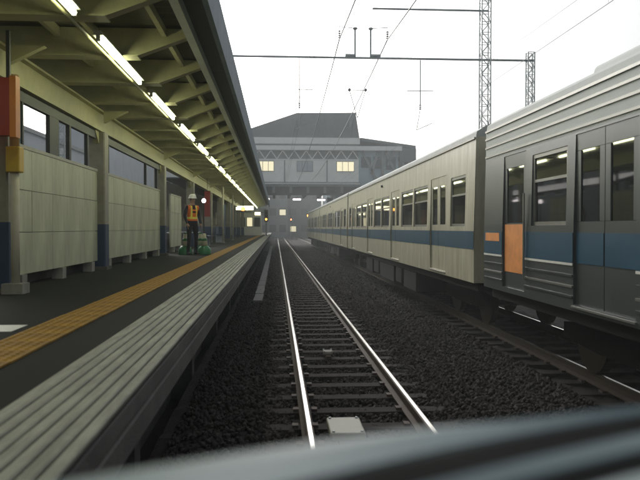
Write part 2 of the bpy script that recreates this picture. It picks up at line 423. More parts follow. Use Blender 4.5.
for i, y in enumerate(COLS):
    lab = ['nearest platform column, beside the red sign and tan pipe', 'second platform column from camera, between the two fence bays', 'third platform column from camera, just left of the worker'][i] if i < 3 else ORD[i] + ' platform column from camera in the row'
    c = empty('platform_column', (CX, y, PT), lab, 'column', 'canopy columns along the platform')
    inst('shaft', cm_up, c); inst('painted_base', cm_lo, c); inst('base_plate', cm_ft, c)
    if i in (4, 6): inst('downpipe', pipe_m, c)
# tan pipe on the nearest column with a yellow box
pp = empty('drain_pipe', (-3.06, 8.28, PT), 'tan and white drain pipe with yellow box on nearest column', 'pipe')
MB().tube([(0, 0, 1.70), (0, 0, 2.56)], .055, 12).build('upper_pipe', M_pipeor, pp, True)
MB().tube([(0, 0, 0), (0, 0, 1.46)], .05, 12).build('lower_pipe', M_pipe, pp, True)
a = MB().box(-.075, .085, -.09, .07, 1.42, 1.72).build('yellow_box', M_box_y, pp); add_bevel(a, .015)
MB().box(-.12, .12, -.12, .12, .0, .12).build('foot', M_conc, pp)
sg = empty('platform_sign', (-3.05, 7.90, 2.86), 'dark red hanging sign with orange edge beside nearest column', 'sign')
a = MB().box(-.55, .10, -.06, .06, .02, .66).build('red_board', M_red, sg)
a = MB().box(.102, .17, -.065, .065, 0, .68).build('orange_edge', M_orange, sg)
MB().box(-.35, -.31, -.02, .02, .66, 1.19).box(.05, .09, -.02, .02, .66, 1.19).build('hanger', M_dark, sg)

# lamps
LX, LZ = -2.0, 3.99
hz = MB().prism([(-.06, .035), (.06, .035), (.035, .085), (-.035, .085)], 'y', -.02, 2.40).mesh('housing', M_housing)
tbm = MB().tube([(0, .02, 0), (0, 2.36, 0)], .028, 10).mesh('tube', M_tube, True)
ecm = MB().box(-.022, .022, -.022, .018, -.03, .05).mesh('end_cap', M_housing)
k = 0
yy = 7.93 - 3.3 * 2
while yy < 73:
    lab = ORD[k] + ' fluorescent tube lamp from camera under the platform canopy'
    l = empty('fluorescent_lamp', (LX, yy, LZ), lab, 'lamp', 'tube lamps in a row under the canopy')
    inst('housing', hz, l); inst('tube', tbm, l); inst('end_cap', ecm, l); inst('end_cap', ecm, l, (0, 2.382, 0))
    k += 1; yy += 3.3

# ------------------------------------------------------------------ fences between columns
def fence(y0, y1, label, mull, acrylic=False):
    L = y1 - y0; t = empty('platform_fence', (CX, y0, PT), label, 'fence')
    nb = max(2, round(L / .92)); bw = L / nb; rows = [(.17, .712), (.72, 1.262), (1.27, 1.80)]
    for (z0, z1) in rows:
        bm_ = MB().prism([(0, z0), (bw - .008, z0), (bw - .008, z1), (0, z1)], 'x', -.02, .02).mesh('board', M_fence)
        for i in range(nb):
            o = inst('board', bm_, t, (random.uniform(-.003, .003), i * bw + .004, 0)); 
    MB().box(-.03, .03, .0, L, 1.803, 1.85).build('top_rail', M_fframe, t)
    MB().box(-.028, -.022, 0, L, .17, 1.80).build('backing', M_fframe, t)
    pm_ = MB().box(-.08, -.03, -.03, .03, 0, 1.85).mesh('post', M_fframe)
    fm_ = MB().box(-.10, .06, -.09, .09, 0, .168).mesh('foot', M_conc)
    fy = [.45 + i * (L - .9) / max(1, round(L / 2.2)) for i in range(max(1, round(L / 2.2)) + 1)]
    for q in fy:
        inst('post', pm_, t, (0, q, 0)); inst('foot', fm_, t, (0, q, 0))
    for (a, b) in mull:
        MB().box(-.03, .03, a - y0, b - y0, 1.852, 2.54).build('mullion', M_dark, t)
    if L > 4: MB().box(-.035, .035, 0, L, 2.40, 2.53).build('header', M_dark, t)
    if acrylic: MB().box(-.008, .008, .0, .50, 1.852, 2.395).build('pane', M_acry, t)
fence(8.63, 12.87, 'cream panel fence bay right beside the nearest column', [(9.12, 9.17), (10.2, 10.62), (11.15, 11.24), (12.2, 12.26)], True)
fence(13.23, 19.72, 'longer cream panel fence bay between second and third columns', [(13.7, 13.76), (17.6, 17.66), (19.2, 19.3)])
fence(21.7, 24.1, 'short far cream fence panel just behind the worker', [])

# neighbour buildings seen over the fence
nb = empty('neighbour_building', (-12, 46, -.6), 'pale blue-grey building seen through gap above the platform fence', 'building')
MB().box(-6, .0, -20, 0, 0, 7.1).box(-2.2, -.02, .002, 34, 0, 10.2).build('wall', M_nbr, nb)
MB().box(-6.1, .12, -20.1, -.002, 7.1, 7.3).build('roof_edge', M_bgrey, nb); MB().box(-2.3, .12, .004, 34.1, 10.2, 10.4).build('roof_edge', M_bgrey, nb)
for i in range(16):
    f = MB().box(.002, .06, -18.4 + i * 3.1, -17.0 + i * 3.1, 4.6, 6.2).build('window_frame', M_bfas, nb)
    MB().box(.061, .07, -18.3 + i * 3.1, -17.1 + i * 3.1, 4.7, 6.1).build('pane', M_win, f)
tw = empty('rear_shelter', (-7.6, 30, -.6), 'low shelter with dark sloping roof behind the second fence bay', 'shelter')
MB().prism([(-1.2, 4.75), (.6, 4.2), (.6, 4.32), (-1.2, 4.87)], 'y', -3.0, 16.0).build('roof', M_dark, tw)
for q in (-2.6, 3, 9, 15): MB().box(-.4, -.25, q, q + .15, 0, 4.45).build('post', M_galv, tw)
MB().tube([(-.3, 9.6, 4.1), (-.3, 11.0, 4.1)], .06, 8).tube([(-.3, 10.3, 4.15), (-.3, 10.3, 4.47)], .02, 6).build('lamp', M_lampw, tw)
# station wall behind the far part of the platform
sw = empty('station_wall', (-5.9, 36.2, PT), 'long brownish station wall with blue dado along far platform', 'wall')
MB().box(-.3, 0, 0, 38, .0, 3.3).build('upper_wall', M_wallolive, sw)
MB().box(0.002, .03, 0, 38, .0, .85).build('dado', M_blue, sw)
for i in range(6):
    MB().box(0.002, .05, 3 + i * 5.6, 5.2 + i * 5.6, 1.1, 2.3).build('poster_frame', [M_pipe, M_conec, M_bblue, M_orange][i % 4], sw)

# ------------------------------------------------------------------ signs and fittings under far canopy
def hang_sign(x, y, z, wd, h, label, facem, dp=.12):
    t = empty('hanging_sign', (x, y, z), label, 'sign')
    MB().box(-wd / 2, wd / 2, -dp, dp, 0, h).build('casing', M_signd, t)
    MB().box(-wd / 2 + .03, wd / 2 - .03, -dp - .012, -dp - .001, .03, h - .03).build('face', facem, t)
    MB().box(-wd / 2 + .1, -wd / 2 + .13, -.015, .015, h, 4.04 - z).box(wd / 2 - .13, wd / 2 - .1, -.015, .015, h, 4.04 - z).build('hanger', M_dark, t)
hang_sign(-2.65, 58.8, 3.35, 1.55, .42, 'bright lit sign hanging above the far end of the platform', M_sign)
hang_sign(-1.75, 66, 3.05, .6, .35, 'small lit sign hanging beyond the long bright one', M_sign)
hang_sign(-2.5, 52.6, 3.15, .28, .25, 'small orange lit sign hanging under far canopy', M_lampo)
rs = empty('banner', (-3.0, 30.3, 2.35), 'narrow red banner hanging behind the worker', 'banner')
MB().box(-.12, .12, -.01, .01, 0, 1.1).build('cloth', M_red, rs); MB().box(-.14, .14, -.015, .015, 1.1, 1.13).tube([(0, 0, 1.13), (0, 0, 1.69)], .01, 6).build('rod', M_dark, rs)
def pole_lamp(x, y, h, label, m):
    t = empty('pole_lamp', (x, y, PT), label, 'lamp')
    MB().tube([(0, 0, 0), (0, 0, h - .07)], .022, 8).lathe([(.11, 0), (.11, .03), (.03, .05)], (0, 0, 0), 12).build('pole', M_dark, t)
    MB().lathe([(.01, -.075), (.05, -.06), (.075, 0), (.05, .06), (.01, .075)], (0, 0, h), 12).build('globe', m, t, True)
pole_lamp(-2.35, 22.6, 1.66, 'short pole with round white lamp right of the worker', M_lampw)
for i, (x, y) in enumerate(((-2.75, 36.0), (-2.75, 44.0))):
    t = empty('white_post', (x, y, PT), ['nearer slim white post standing on far platform', 'farther slim white post standing on far platform'][i], 'post')
    MB().tube([(0, 0, .04), (0, 0, 2.9)], .05, 10).build('shaft', M_pipe, t, True); MB().lathe([(.12, 0), (.12, .03), (.06, .05)], (0, 0, 0), 12).build('base', M_conc, t)
ks = empty('kiosk', (-2.4, 72.0, PT), 'white kiosk at far end of the platform', 'kiosk')
MB().box(-1.6, .9, 0, 2.2, 0, 2.4).build('body', M_bwall, ks); MB().box(-1.75, 1.05, -.2, 2.4, 2.4, 2.55).build('roof', M_bgrey, ks)
for i in range(3):
    f = MB().box(-1.45 + i * .78, -.8 + i * .78, -.04, -.001, .9, 1.9).build('window', M_bgrey, ks); MB().box(-1.40 + i * .78, -.85 + i * .78, -.05, -.041, .95, 1.85).build('pane', M_lit if i == 1 else M_win, f)
# waiting passengers far away are too blurred to tell; a low bench row
def bench(x, y, label):
    t = empty('bench', (x, y, PT), label, 'bench')
    MB().box(-.2, .2, 0, 1.6, .40, .45).build('seat', M_blue, t); MB().box(-.24, -.19, 0, 1.6, .47, .85).build('backrest', M_blue, t)
    for q in (.2, 1.4):
        MB().box(-.22, .15, q - .03, q + .03, 0, .40).box(-.24, -.20, q - .03, q + .03, .40, .84).build('leg', M_galv, t)
bench(-3.0, 28.6, 'nearer blue bench on platform beyond the worker'); bench(-3.0, 36.8, 'farther blue bench on platform beyond the worker')

# orange platform signal lamp
def signal(x, y, zb, h, label, lit, lampz, head=True):
    t = empty('railway_signal', (x, y, zb), label, 'signal')
    MB().tube([(0, 0, 0), (0, 0, h)], .06, 10).build('mast', M_galv, t, True)
    MB().box(-.2, .2, -.14, .0, h - 1.15, h + .05).build('head', M_signd, t)
    for i in range(3):
        z = h - .25 - i * .33
        MB().tube([(0, -.141, z), (0, -.17, z)], .10, 14).build('lamp', lit if i == lampz else M_lampoff, t)
        m = MB(); 
        for j in range(9):
            a0 = math.pi * j / 8
            m.v += [(.12 * math.cos(a0), -.141, z + .12 * math.sin(a0)), (.12 * math.cos(a0), -.34, z + .12 * math.sin(a0))]
        m.f = [(2 * j, 2 * j + 1, 2 * j + 3, 2 * j + 2) for j in range(8)]; m.mi = [0] * 8
        m.build('hood', M_signd, t)
signal(2.72, 124, -.5, 4.45, 'distant railway signal showing red beyond the bridge', M_lampr, 1)
signal(-.98, 69, PT, 2.55, 'platform edge signal with orange light near the bridge', M_lampo, 2)

# ================================================================== TRAIN on the next track
TX = 3.22; TW = 2.86; BZ, EZ = .95, 3.34
def frange_cells(breaks_y, breaks_z, holes):
    for j in range(len(breaks_z) - 1):
        for i in range(len(breaks_y) - 1):
            yc = (breaks_y[i] + breaks_y[i + 1]) / 2; zc = (breaks_z[j] + breaks_z[j + 1]) / 2
            if any(h[0] < yc < h[1] and h[2] < zc < h[3] for h in holes): continue
            yield breaks_y[i], breaks_y[i + 1], breaks_z[j], breaks_z[j + 1]
def side_x(z):                 # slight tumblehome: body leans in above the waist
    return 0 if z < 1.9 else (z - 1.9) * .022
def make_car(y0, L, steel, label, endcab=False):
    t = empty('train_car', (TX, y0, 0), label, 'train car', 'cars of the train on the next track')
    body = M_steel if steel else M_cream
    if steel:
        doors = [(L - 9.5 + 4.9 + .0, L - 9.5 + 6.2)]
        c = L - 10.4     # local offset such that world y = y0 + local
    # local layout: openings as (y0,y1,z0,z1)
    if steel:
        D = [(c_ - .65, c_ + .65) for c_ in (2.6, 7.4, 12.2, L - 3.85)]
        crew = (L - 1.72, L - .86)
        W = [(3.5, 4.9), (5.05, 6.5), (8.3, 9.75), (9.9, 11.3), (13.1, 14.3), (14.45, 15.25), (L - 3.0, L - 1.95)]
    else:
        D = [(c_ - .65, c_ + .65) for c_ in (2.55, 7.52, 12.48, 17.45)]; crew = None
        W = [(.55, 1.55), (3.5, 4.95), (5.1, 6.55), (8.45, 9.9), (10.05, 11.5), (13.4, 14.9), (15.05, 16.5), (18.4, 19.2)]
        W = [q for q in W if q[1] < L - .2]
    wz0, wz1 = 1.88, 2.77; dz0, dz1 = 1.02, 2.86
    holes = [(a, b, wz0, wz1) for a, b in W] + [(a, b, dz0, dz1) for a, b in D] + ([(crew[0], crew[1], dz0, dz1)] if crew else [])
    by = sorted(set([0, L] + [h[0] for h in holes] + [h[1] for h in holes])); bz = sorted(set([BZ, EZ, 1.9] + [h[2] for h in holes] + [h[3] for h in holes]))
    m = MB()
    for a, b, z0, z1 in frange_cells(by, bz, holes):
        m.quad((side_x(z0), a, z0), (side_x(z0), b, z0), (side_x(z1), b, z1), (side_x(z1), a, z1))
    for a, b, z0, z1 in holes:      # reveals
        x0, x1 = side_x(z0), side_x(z1); q = .07
        m.quad((x0, a, z0), (x0, b, z0), (x0 + q, b, z0), (x0 + q, a, z0)); m.quad((x1, a, z1), (x1, b, z1), (x1 + q, b, z1), (x1 + q, a, z1))
        m.quad((x0, a, z0), (x1, a, z1), (x1 + q, a, z1), (x0 + q, a, z0)); m.quad((x0, b, z0), (x1, b, z1), (x1 + q, b, z1), (x0 + q, b, z0))
    # far side, floor, ends
    m.quad((TW, 0, BZ), (TW, L, BZ), (TW, L, EZ), (TW, 0, EZ)); m.quad((0, 0, BZ), (TW, 0, BZ), (TW, L, BZ), (0, L, BZ))
    xe = side_x(EZ)
    for e in (0, L): m.quad((0, e, BZ), (TW, e, BZ), (TW, e, EZ), (xe, e, EZ))
    m.build('body', body, t)
    # roof: cant rail + arched crown
    rp = [(xe - .004, EZ - .03), (xe + .012, EZ + .08), (.16, 3.50), (.36, 3.585), (.75, 3.66), (TW / 2, 3.70), (TW - .75, 3.66), (TW - .36, 3.585), (TW - .16, 3.50), (TW - .02, EZ + .08), (TW + .002, EZ - .03)]
    MB().prism(rp, 'y', .004, L - .004).build('roof', M_roof, t, False)
    # rain gutter strips / corrugation beads
    g = MB().box(xe - .028, xe - .004, .02, L - .02, EZ - .035, EZ - .005); g.build('rain_gutter', M_wframe, t)
    if steel:
        MB().box(side_x(3.1) - .006, side_x(3.1) + .03, .012, L - .012, 2.885, EZ - .04).build('cant_panel', M_cant, t)
        for zz in (3.20, 3.07, 2.93):
            MB().box(side_x(3.1) - .020, side_x(3.1) - .0065, .02, L - .02, zz - .014, zz + .014).build('bead', M_wframe, t)
    cuts = sorted(D + ([crew] if crew else [])); segs = []; p = .02
    for a, b in cuts: segs.append((p, a - .01)); p = b + .01
    segs.append((p, L - .02))
    sz0, sz1 = (1.47, 1.80) if steel else (1.50, 1.80)
    for a, b in segs:
        if b - a < .05: continue
        MB().box(-.006, -.001, a, b, sz0, sz1).build('stripe', M_strip, t)
        if steel:
            MB().box(-.010, -.001, a, b, sz0 - .03, sz0 - .004).build('trim', M_white, t)
            for zz in (1.21, 1.33, 1.10):
                MB().box(-.012, -.001, a, b, zz - .012, zz + .012).build('bead', M_steel if zz != 1.21 else M_wframe, t)
    for a, b in W:
        x = side_x(2.3); f = MB()
        for (ya, yb, za, zb) in ((a, b, wz0, wz0 + .05), (a, b, wz1 - .05, wz1), (a, a + .05, wz0 + .05, wz1 - .05), (b - .05, b, wz0 + .05, wz1 - .05)):
            f.box(x + .02, x + .06, ya + .002, yb - .002, za + .002, zb - .002)
        zr = wz0 + .33
        f.box(x + .022, x + .058, a + .05, b - .05, zr + .21, zr + .245)
        fo = f.build('window_frame', M_wframe, t)
        MB().box(x + .040, x + .050, a + .045, b - .045, wz0 + .045, zr + .211).build('pane', M_glass, fo); MB().box(x + .034, x + .044, a + .045, b - .045, zr + .24, wz1 - .045).build('pane', M_glass, fo)
    def leaf(a, b, sm, orange=False):
        x = .03; f = MB(); ga, gb = a + .11, b - .11; gz0, gz1 = 1.92, 2.68
        for (ya, yb, za, zb) in ((a, b, dz0, gz0), (a, b, gz1, dz1), (a, ga, gz0, gz1), (gb, b, gz0, gz1)):
            f.box(x, x + .04, ya + .003, yb - .003, za + .002, zb - .002)
        do = f.build('door', M_steel if steel else M_cream, t)
        MB().box(x + .012, x + .022, ga - .01, gb + .01, gz0 - .01, gz1 + .01).build('pane', M_glass, do)
        MB().box(x - .006, x - .001, a + .012, b - .012, sz0, sz1).build('stripe', M_strip, do) if not orange else MB().box(x - .006, x - .001, a + .03, b - .03, 1.24, 1.90).build('painted_glow', M_orglow, do)  # glow on the crew door, painted as a flat orange plate
    for a, b in D:
        mid = (a + b) / 2; leaf(a, mid - .004, 0); leaf(mid + .004, b, 0)
        MB().box(-.02, .02, a - .02, b + .02, .985, 1.005).build('door_step', M_wframe, t)
    if crew:
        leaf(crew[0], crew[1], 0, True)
        MB().tube([(-.03, crew[0] - .06, 1.2), (-.03, crew[0] - .06, 2.3)], .014, 6).build('handrail', M_wframe, t)
        MB().box(-.009, -.007, crew[1] + .12, L - .1, 1.66, 1.78).build('painted_glow', M_orglow, t)  # rest of the orange reflection, painted on the car end
    # side door lamp
    MB().tube([(xe - .006, L * .5, 3.12), (xe - .05, L * .5, 3.12)], .04, 10).build('side_lamp', M_lampoff, t)
    if endcab:
        MB().tube([(xe - .006, L - .6, 3.12), (xe - .06, L - .6, 3.12)], .09, 10).build('side_lamp', M_lampo, t)
    # end corner pillars and gangway bellows
    MB().box(TW / 2 - .55, TW / 2 + .55, -.30, -.004, 1.0, 3.05).build('gangway', M_rubber, t)
    # roof units
    for c_ in (L * .15, L * .38, L * .62, L * .84):
        u = MB().prism([(TW / 2 - .75, 3.62), (TW / 2 + .75, 3.62), (TW / 2 + .68, 3.87 if steel else 3.78), (TW / 2 - .68, 3.87 if steel else 3.78)], 'y', c_ - 1.1, c_ + 1.1).build('roof_unit', M_roof, t); add_bevel(u, .05)
    # underframe
    MB().box(.10, TW - .10, .1, L - .1, .80, BZ - .003).build('underframe', M_under, t)
    for k_, (a, b) in enumerate(((5.2, 6.8), (7.1, 8.0), (8.3, 10.9), (11.2, 12.3), (12.6, 14.2))):
        u = MB().box(.12, .9, a, b, .30 + .06 * (k_ % 2), .797).build('equipment_box', M_under, t); add_bevel(u, .03)
        MB().box(TW - .9, TW - .12, a, b, .32, .797).build('equipment_box', M_under, t)
    for bc in (3.0, L - 3.0):
        bg = MB()
        for s in (TW / 2 - .80, TW / 2 + .68):
            bg.prism([(bc - 1.5, .40), (bc - .5, .34), (bc + .5, .34), (bc + 1.5, .40), (bc + 1.5, .60), (bc + .55, .70), (bc - .55, .70), (bc - 1.5, .60)], 'x', s, s + .12)
        bg.box(TW / 2 - .68, TW / 2 + .68, bc - .2, bc + .2, .40, .78)
        bo = bg.build('bogie', M_under, t)
        for wy in (bc - 1.05, bc + 1.05):
            for wx in (TW / 2 - .566, TW / 2 + .566):
                q = MB(); q.tube([(wx - .06, wy, .43), (wx + .06, wy, .43)], .43, 24); q.build('wheel', M_wheel, bo)
            MB().tube([(TW / 2 - .5, wy, .43), (TW / 2 + .5, wy, .43)], .07, 10).build('axle', M_under, bo)
    return t
make_car(-9.4, 19.85, True, 'nearest train car, stainless steel with blue stripe and orange glow painted on its crew door')
make_car(11.0, 19.6, False, 'ivory train car with blue stripe, coupled next to the steel car')
make_car(31.1, 19.6, False, 'second ivory train car from the steel car, middle of the train')
make_car(51.2, 19.6, False, 'farthest ivory train car with an orange side lamp', True)

# ================================================================== OVERHEAD GANTRY AND WIRES
GY = 22.7
gan = empty('catenary_gantry', (7.0, GY, -.6), 'steel lattice gantry spanning the tracks above the train', 'gantry')
def gb(mb, name, m, smooth=False): return mb.build(name, m, gan, smooth, (-7.0, -GY, .6))
def lattice(x, z0, z1, wd):
    h = wd / 2
    for sx in (-h, h):
        for sy in (-h, h): gb(bar(MB(), (x + sx, GY + sy, z0), (x + sx, GY + sy, z1), .035), 'leg', M_galv)
    m = MB(); z = z0; step = wd * 1.15; fl = 1
    while z + step <= z1:
        for sy in (-h, h):
            bar(m, (x - h * fl, GY + sy, z), (x + h * fl, GY + sy, z + step), .022); 
        for sx in (-h, h):
            bar(m, (x + sx, GY - h * fl, z), (x + sx, GY + h * fl, z + step), .022)
        for sy in (-h, h): bar(m, (x - h, GY + sy, z + step), (x + h, GY + sy, z + step), .02)
        z += step; fl = -fl
    tag(gb(m, 'lacing', M_galv), kind='stuff')
lattice(7.0, -.6, 11.0, .30); lattice(8.55, -.6, 7.75, .22); lattice(-6.9, -.6, 7.75, .22)
BMZ = 7.48
gb(MB().tube([(-7.0, GY - .02, BMZ), (8.7, GY - .02, BMZ)], .036, 10), 'cross_beam', M_galv, True)
gb(MB().tube([(3.2, GY, 9.12), (7.1, GY, 9.12)], .035, 8), 'upper_beam', M_galv, True)
for x in (2.62, 3.14):
    m = MB(); m.tube([(x, GY, BMZ + .04), (x, GY, BMZ + 1.0)], .03, 8); m.lathe([(.05, 0), (.09, .05), (.05, .08)], (x, GY, BMZ + .93), 10); gb(m, 'upright', M_galv)
    s = -1 if x < 3 else 1
    gb(MB().box(min(x, x + s * .33), max(x, x + s * .33), GY - .06, GY + .06, BMZ + .05, BMZ + .12), 'bracket', M_galv)
for x in (2.1, 3.7):
    m = MB(); m.tube([(x, GY, 8.10), (x, GY, 8.52)], .012, 6)
    for q in range(4): m.lathe([(.02, 0), (.055, .02), (.02, .05)], (x, GY, 8.12 + q * .07), 10)
    gb(m, 'insulator', M_insul)
    gb(bar(MB(), (x, GY, 8.5), (2.62 if x < 3 else 3.14, GY, BMZ + .98), .02), 'arm', M_galv)
def drop(x):
    m = MB(); m.tube([(x, GY, BMZ - .04), (x, GY, 5.95)], .02, 6); gb(m, 'drop_tube', M_galv)
    gb(MB().tube([(x - .45, GY, 6.42), (x + .45, GY, 6.42)], .014, 6), 'cross_arm', M_galv)
    m = MB()
    for q in range(3): m.lathe([(.015, 0), (.05, .02), (.015, .05)], (x, GY, 5.80 + q * .06), 10)
    gb(m, 'insulator', M_insul)
    gb(bar(bar(MB(), (x, GY, 5.8), (x - .12, GY, 5.12), .02), (x - .12, GY, 5.12), (x + .4, GY, 5.35), .02), 'steady_arm', M_galv)
for x in (TRK - .1, TRK2 + .15): drop(x)
m = MB(); m.tube([(2.7, GY, BMZ - .04), (2.7, GY, 6.45)], .014, 6); gb(m, 'drop_tube', M_galv)
for s in (-1, 1): gb(bar(MB(), (2.7 + s * .27, GY, 6.42), (2.7, GY, 5.5), .022), 'v_rod', M_galv); gb(MB().lathe([(.03, 0), (.06, .05), (.03, .1)], (2.7 + s * .27, GY, 6.38), 8), 'insulator', M_insul)
gb(MB().tube([(2.43, GY, 6.42), (2.97, GY, 6.42)], .012, 6), 'cross_arm', M_galv)

def wire(name, a, b, sag, r, label, n=16):
    a, b = Vector(a), Vector(b); pts = []
    for i in range(n + 1):
        t = i / n; p = a.lerp(b, t); p.z -= sag * 4 * t * (1 - t); pts.append(p)
    o = MB().tube(pts, r, 5).build(name, M_wire, None, True); return o
def wires2(name, label, segs, r, extra=None):
    t = empty(name, segs[0][0], label, 'wire'); l0 = Vector(segs[0][0])
    for a, b, sag in segs:
        a, b = Vector(a) - l0, Vector(b) - l0; pts = []
        for i in range(15):
            q = i / 14; p = a.lerp(b, q); p.z -= sag * 4 * q * (1 - q); pts.append(p)
        MB().tube(pts, r, 5).build('span', M_wire, t, True)
    return t
wires2('feeder_wire', 'left overhead feeder wire running from gantry to bridge', [((2.25, -22, 8.1), (2.1, GY, 8.1), .5), ((2.1, GY, 8.1), (2.4, 76.0, 6.9), .5)], .020)
wires2('feeder_wire', 'right overhead feeder wire running from gantry to bridge', [((4.0, -22, 8.1), (3.7, GY, 8.1), .5), ((3.7, GY, 8.1), (4.0, 76.0, 7.2), .6)], .020)
for cx, nm in ((TRK - .15, 'over the empty track'), (TRK2 + .15, 'over the train')):
    t = empty('contact_wire', (cx, GY, 5.1), 'thin overhead contact wire with droppers ' + nm, 'wire')
    MB().tube([(0, -GY - 20, 0), (0, 0, 0), (.1, 45, 0), (0, 95, .05)], .0045, 5).build('contact_span', M_wire, t, True)
    pts = []
    for i in range(61):
        y = -42 + i * 2.3; ph = (y / 44.0) % 1; pts.append((0, y, .75 - .45 * 4 * ph * (1 - ph)))
    MB().tube(pts, .0035, 5).build('messenger_span', M_wire, t, True)
    for i in range(22):
        y = -38 + i * 5.; ph = (y / 44.0) % 1
        MB().tube([(0, y, 0), (0, y, .75 - .45 * 4 * ph * (1 - ph))], .002, 4).build('dropper', M_wire, t)

# ================================================================== STATION BRIDGE
BY = 76.0
br = empty('station_bridge', (0, BY, 0), 'white station overbridge with dark roof crossing above the tracks', 'bridge')
def bb(mb, name, m, parent=None, smooth=False): return mb.build(name, m, parent or br, smooth)
bb(MB().prism([(-4.2, 11.85), (-3.2, 12.75), (2.3, 14.65), (8.9, 14.75), (9.35, 11.85)], 'y', .5, 16), 'roof', M_broof)
for i in range(34):
    x = -3.0 + i * .36; zt = 12.75 + (x + 3.2) / 5.5 * 1.9 if x < 2.3 else 14.65 + (x - 2.3) * .015
    if x < 9.0: bb(MB().box(x, x + .05, .42, .5, 11.86, zt - .03), 'roof_seam', M_broof)
bb(MB().box(-22, 9.3, -.15, 16, 11.15, 11.84), 'upper_fascia', M_bfas)
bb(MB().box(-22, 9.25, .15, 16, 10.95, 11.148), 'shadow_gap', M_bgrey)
bb(MB().box(-22, 14.0, -.3, 16, 10.45, 10.93), 'lower_fascia', M_bfas)
# truss zone
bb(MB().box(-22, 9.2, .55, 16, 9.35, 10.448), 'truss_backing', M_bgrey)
bb(MB().box(-22, 9.2, .0, .4, 9.36, 9.50), 'bottom_chord', M_bfas)
DG = bar(bar(MB(), (0, .2, 9.5), (.65, .2, 10.44), .10), (.65, .2, 10.44), (1.3, .2, 9.5), .10).mesh('truss_diagonal', M_bfas)
for i in range(24): inst('truss_diagonal', DG, br, (-22 + i * 1.3, 0, 0))
# wall with windows
bb(MB().box(-22, 9.2, .05, 16, 6.95, 9.358), 'wall', M_bwall)
for (x0, x1, lit) in ((-9, -7, 0), (-6, -4.2, 1), (-2.1, -.2, 1), (2.3, 4.1, 0), (6.7, 8.7, 1)):
    f = bb(MB().box(x0, x1, -.02, .049, 8.1, 9.25), 'window', M_bgrey); n = 3
    for k_ in range(n):
        a = x0 + .06 + k_ * (x1 - x0 - .06) / n; bb(MB().box(a, a + (x1 - x0) / n - .08, -.03, -.021, 8.16, 9.19), 'pane', M_lit if lit else M_nbr, f)
for x in (-.2 + 1.1, 5.6): bb(MB().box(x, x + .12, -.01, .048, 6.96, 9.35), 'wall_joint', M_bgrey)
bb(MB().box(-22, 9.4, -.1, 16, 6.45, 6.948), 'floor_beam', M_bgrey)
bb(MB().box(-22, 9.3, -.25, .04, 6.70, 6.80), 'beam_flange', M_bfas)
for i in range(9): bb(MB().box(-8 + i * 1.9, -7.7 + i * 1.9, .2, 15, 5.75, 6.448), 'girder', M_bgrey)
bb(MB().box(-22, 9.0, .3, .7, 5.5, 6.447), 'cross_girder', M_dark)
for x in (6.5, -6.4):
    bb(MB().box(x, x + 1.6, 1.0, 2.4, -.6, 5.49), 'pier', M_bblue); bb(MB().box(x, x + 1.6, 11.0, 12.4, -.6, 5.74), 'pier', M_bblue)
# right hand stair wing
bb(MB().prism([(9.36, 11.9), (9.36, 11.55), (15.6, 10.75), (15.6, 11.05)], 'y', .0, 14), 'wing_roof', M_broof)
bb(MB().box(9.22, 15.2, .4, 14, 3.0, 10.44), 'wing_wall', M_bblue)
for (a, b) in (((9.6, 10.4), (11.2, 7.2)), ((11.4, 10.4), (10.6, 7.9)), ((12.2, 10.4), (13.2, 8.2)), ((13.2, 10.4), (12.4, 8.8)), ((11.9, 10.3), (11.9, 6.0)), ((14.2, 10.4), (14.2, 5.0))):
    bb(bar(MB(), (a[0], .2, a[1]), (b[0], .2, b[1]), .28), 'strut', M_bgrey)
for i in range(4): bb(MB().box(9.5 + i * 1.4, 10.6 + i * 1.4, .3, .399, 8.6 - i * .1, 9.8), 'wing_pane', M_win)
bb(MB().box(13.8, 15.6, -.2, 6, 9.2, 10.74), 'wing_box', M_broof)
# lamps fixed under the bridge
for (x, z) in ((2.4, 5.05), (5.2, 5.0), (-1.2, 5.1)):
    t = empty('bridge_lamp', (x, BY + 3, z), {2.4: 'pinkish white lamp hanging under bridge above the rails', 5.2: 'lamp under bridge above the train end', -1.2: 'lamp under bridge above platform edge'}[x], 'lamp')
    MB().box(-.45, .45, -.1, .1, 0, .18).build('diffuser', M_lampw, t); MB().box(-.5, .5, -.14, .14, .181, .26).tube([(0, 0, .26), (0, 0, 1.44)], .03, 6).build('housing', M_signd, t)

# ================================================================== FAR BUILDINGS
def building(x0, x1, y, h, m, label, rows, cols, roofm=M_bgrey):
    t = empty('far_building', ((x0 + x1) / 2, y, -.6), label, 'building'); hw = (x1 - x0) / 2
    MB().box(-hw, hw, 0, 12, 0, h).build('wall', m, t); MB().box(-hw - .2, hw + .2, -.2, 12.2, h, h + .4).build('roof', roofm, t)
    for r in range(rows):
        for c in range(cols):
            cx = -hw + (c + .5) * 2 * hw / cols; cz = 1.6 + r * (h - 1.2) / rows
            f = MB().box(cx - .7, cx + .7, -.06, -.001, cz, cz + 1.5).build('window', M_dark, t); MB().box(cx - .62, cx + .62, -.08, -.061, cz + .08, cz + 1.22).build('pane', M_win if (r + 2 * c) % 7 else M_lit, f)
building(-40, -6, 128, 12.0, M_nbr2, 'wide grey building far left beyond the bridge', 3, 7)
building(-5.8, 2.4, 142, 11.5, M_bgrey, 'pale building seen under bridge left of the signal', 3, 4)
building(2.5, 9.9, 150, 12.0, M_nbr2, 'brown-grey building seen under bridge behind the signal', 3, 3)
building(10.1, 30, 136, 13, M_bblue, 'bluish building beyond the bridge behind the train end', 4, 6)

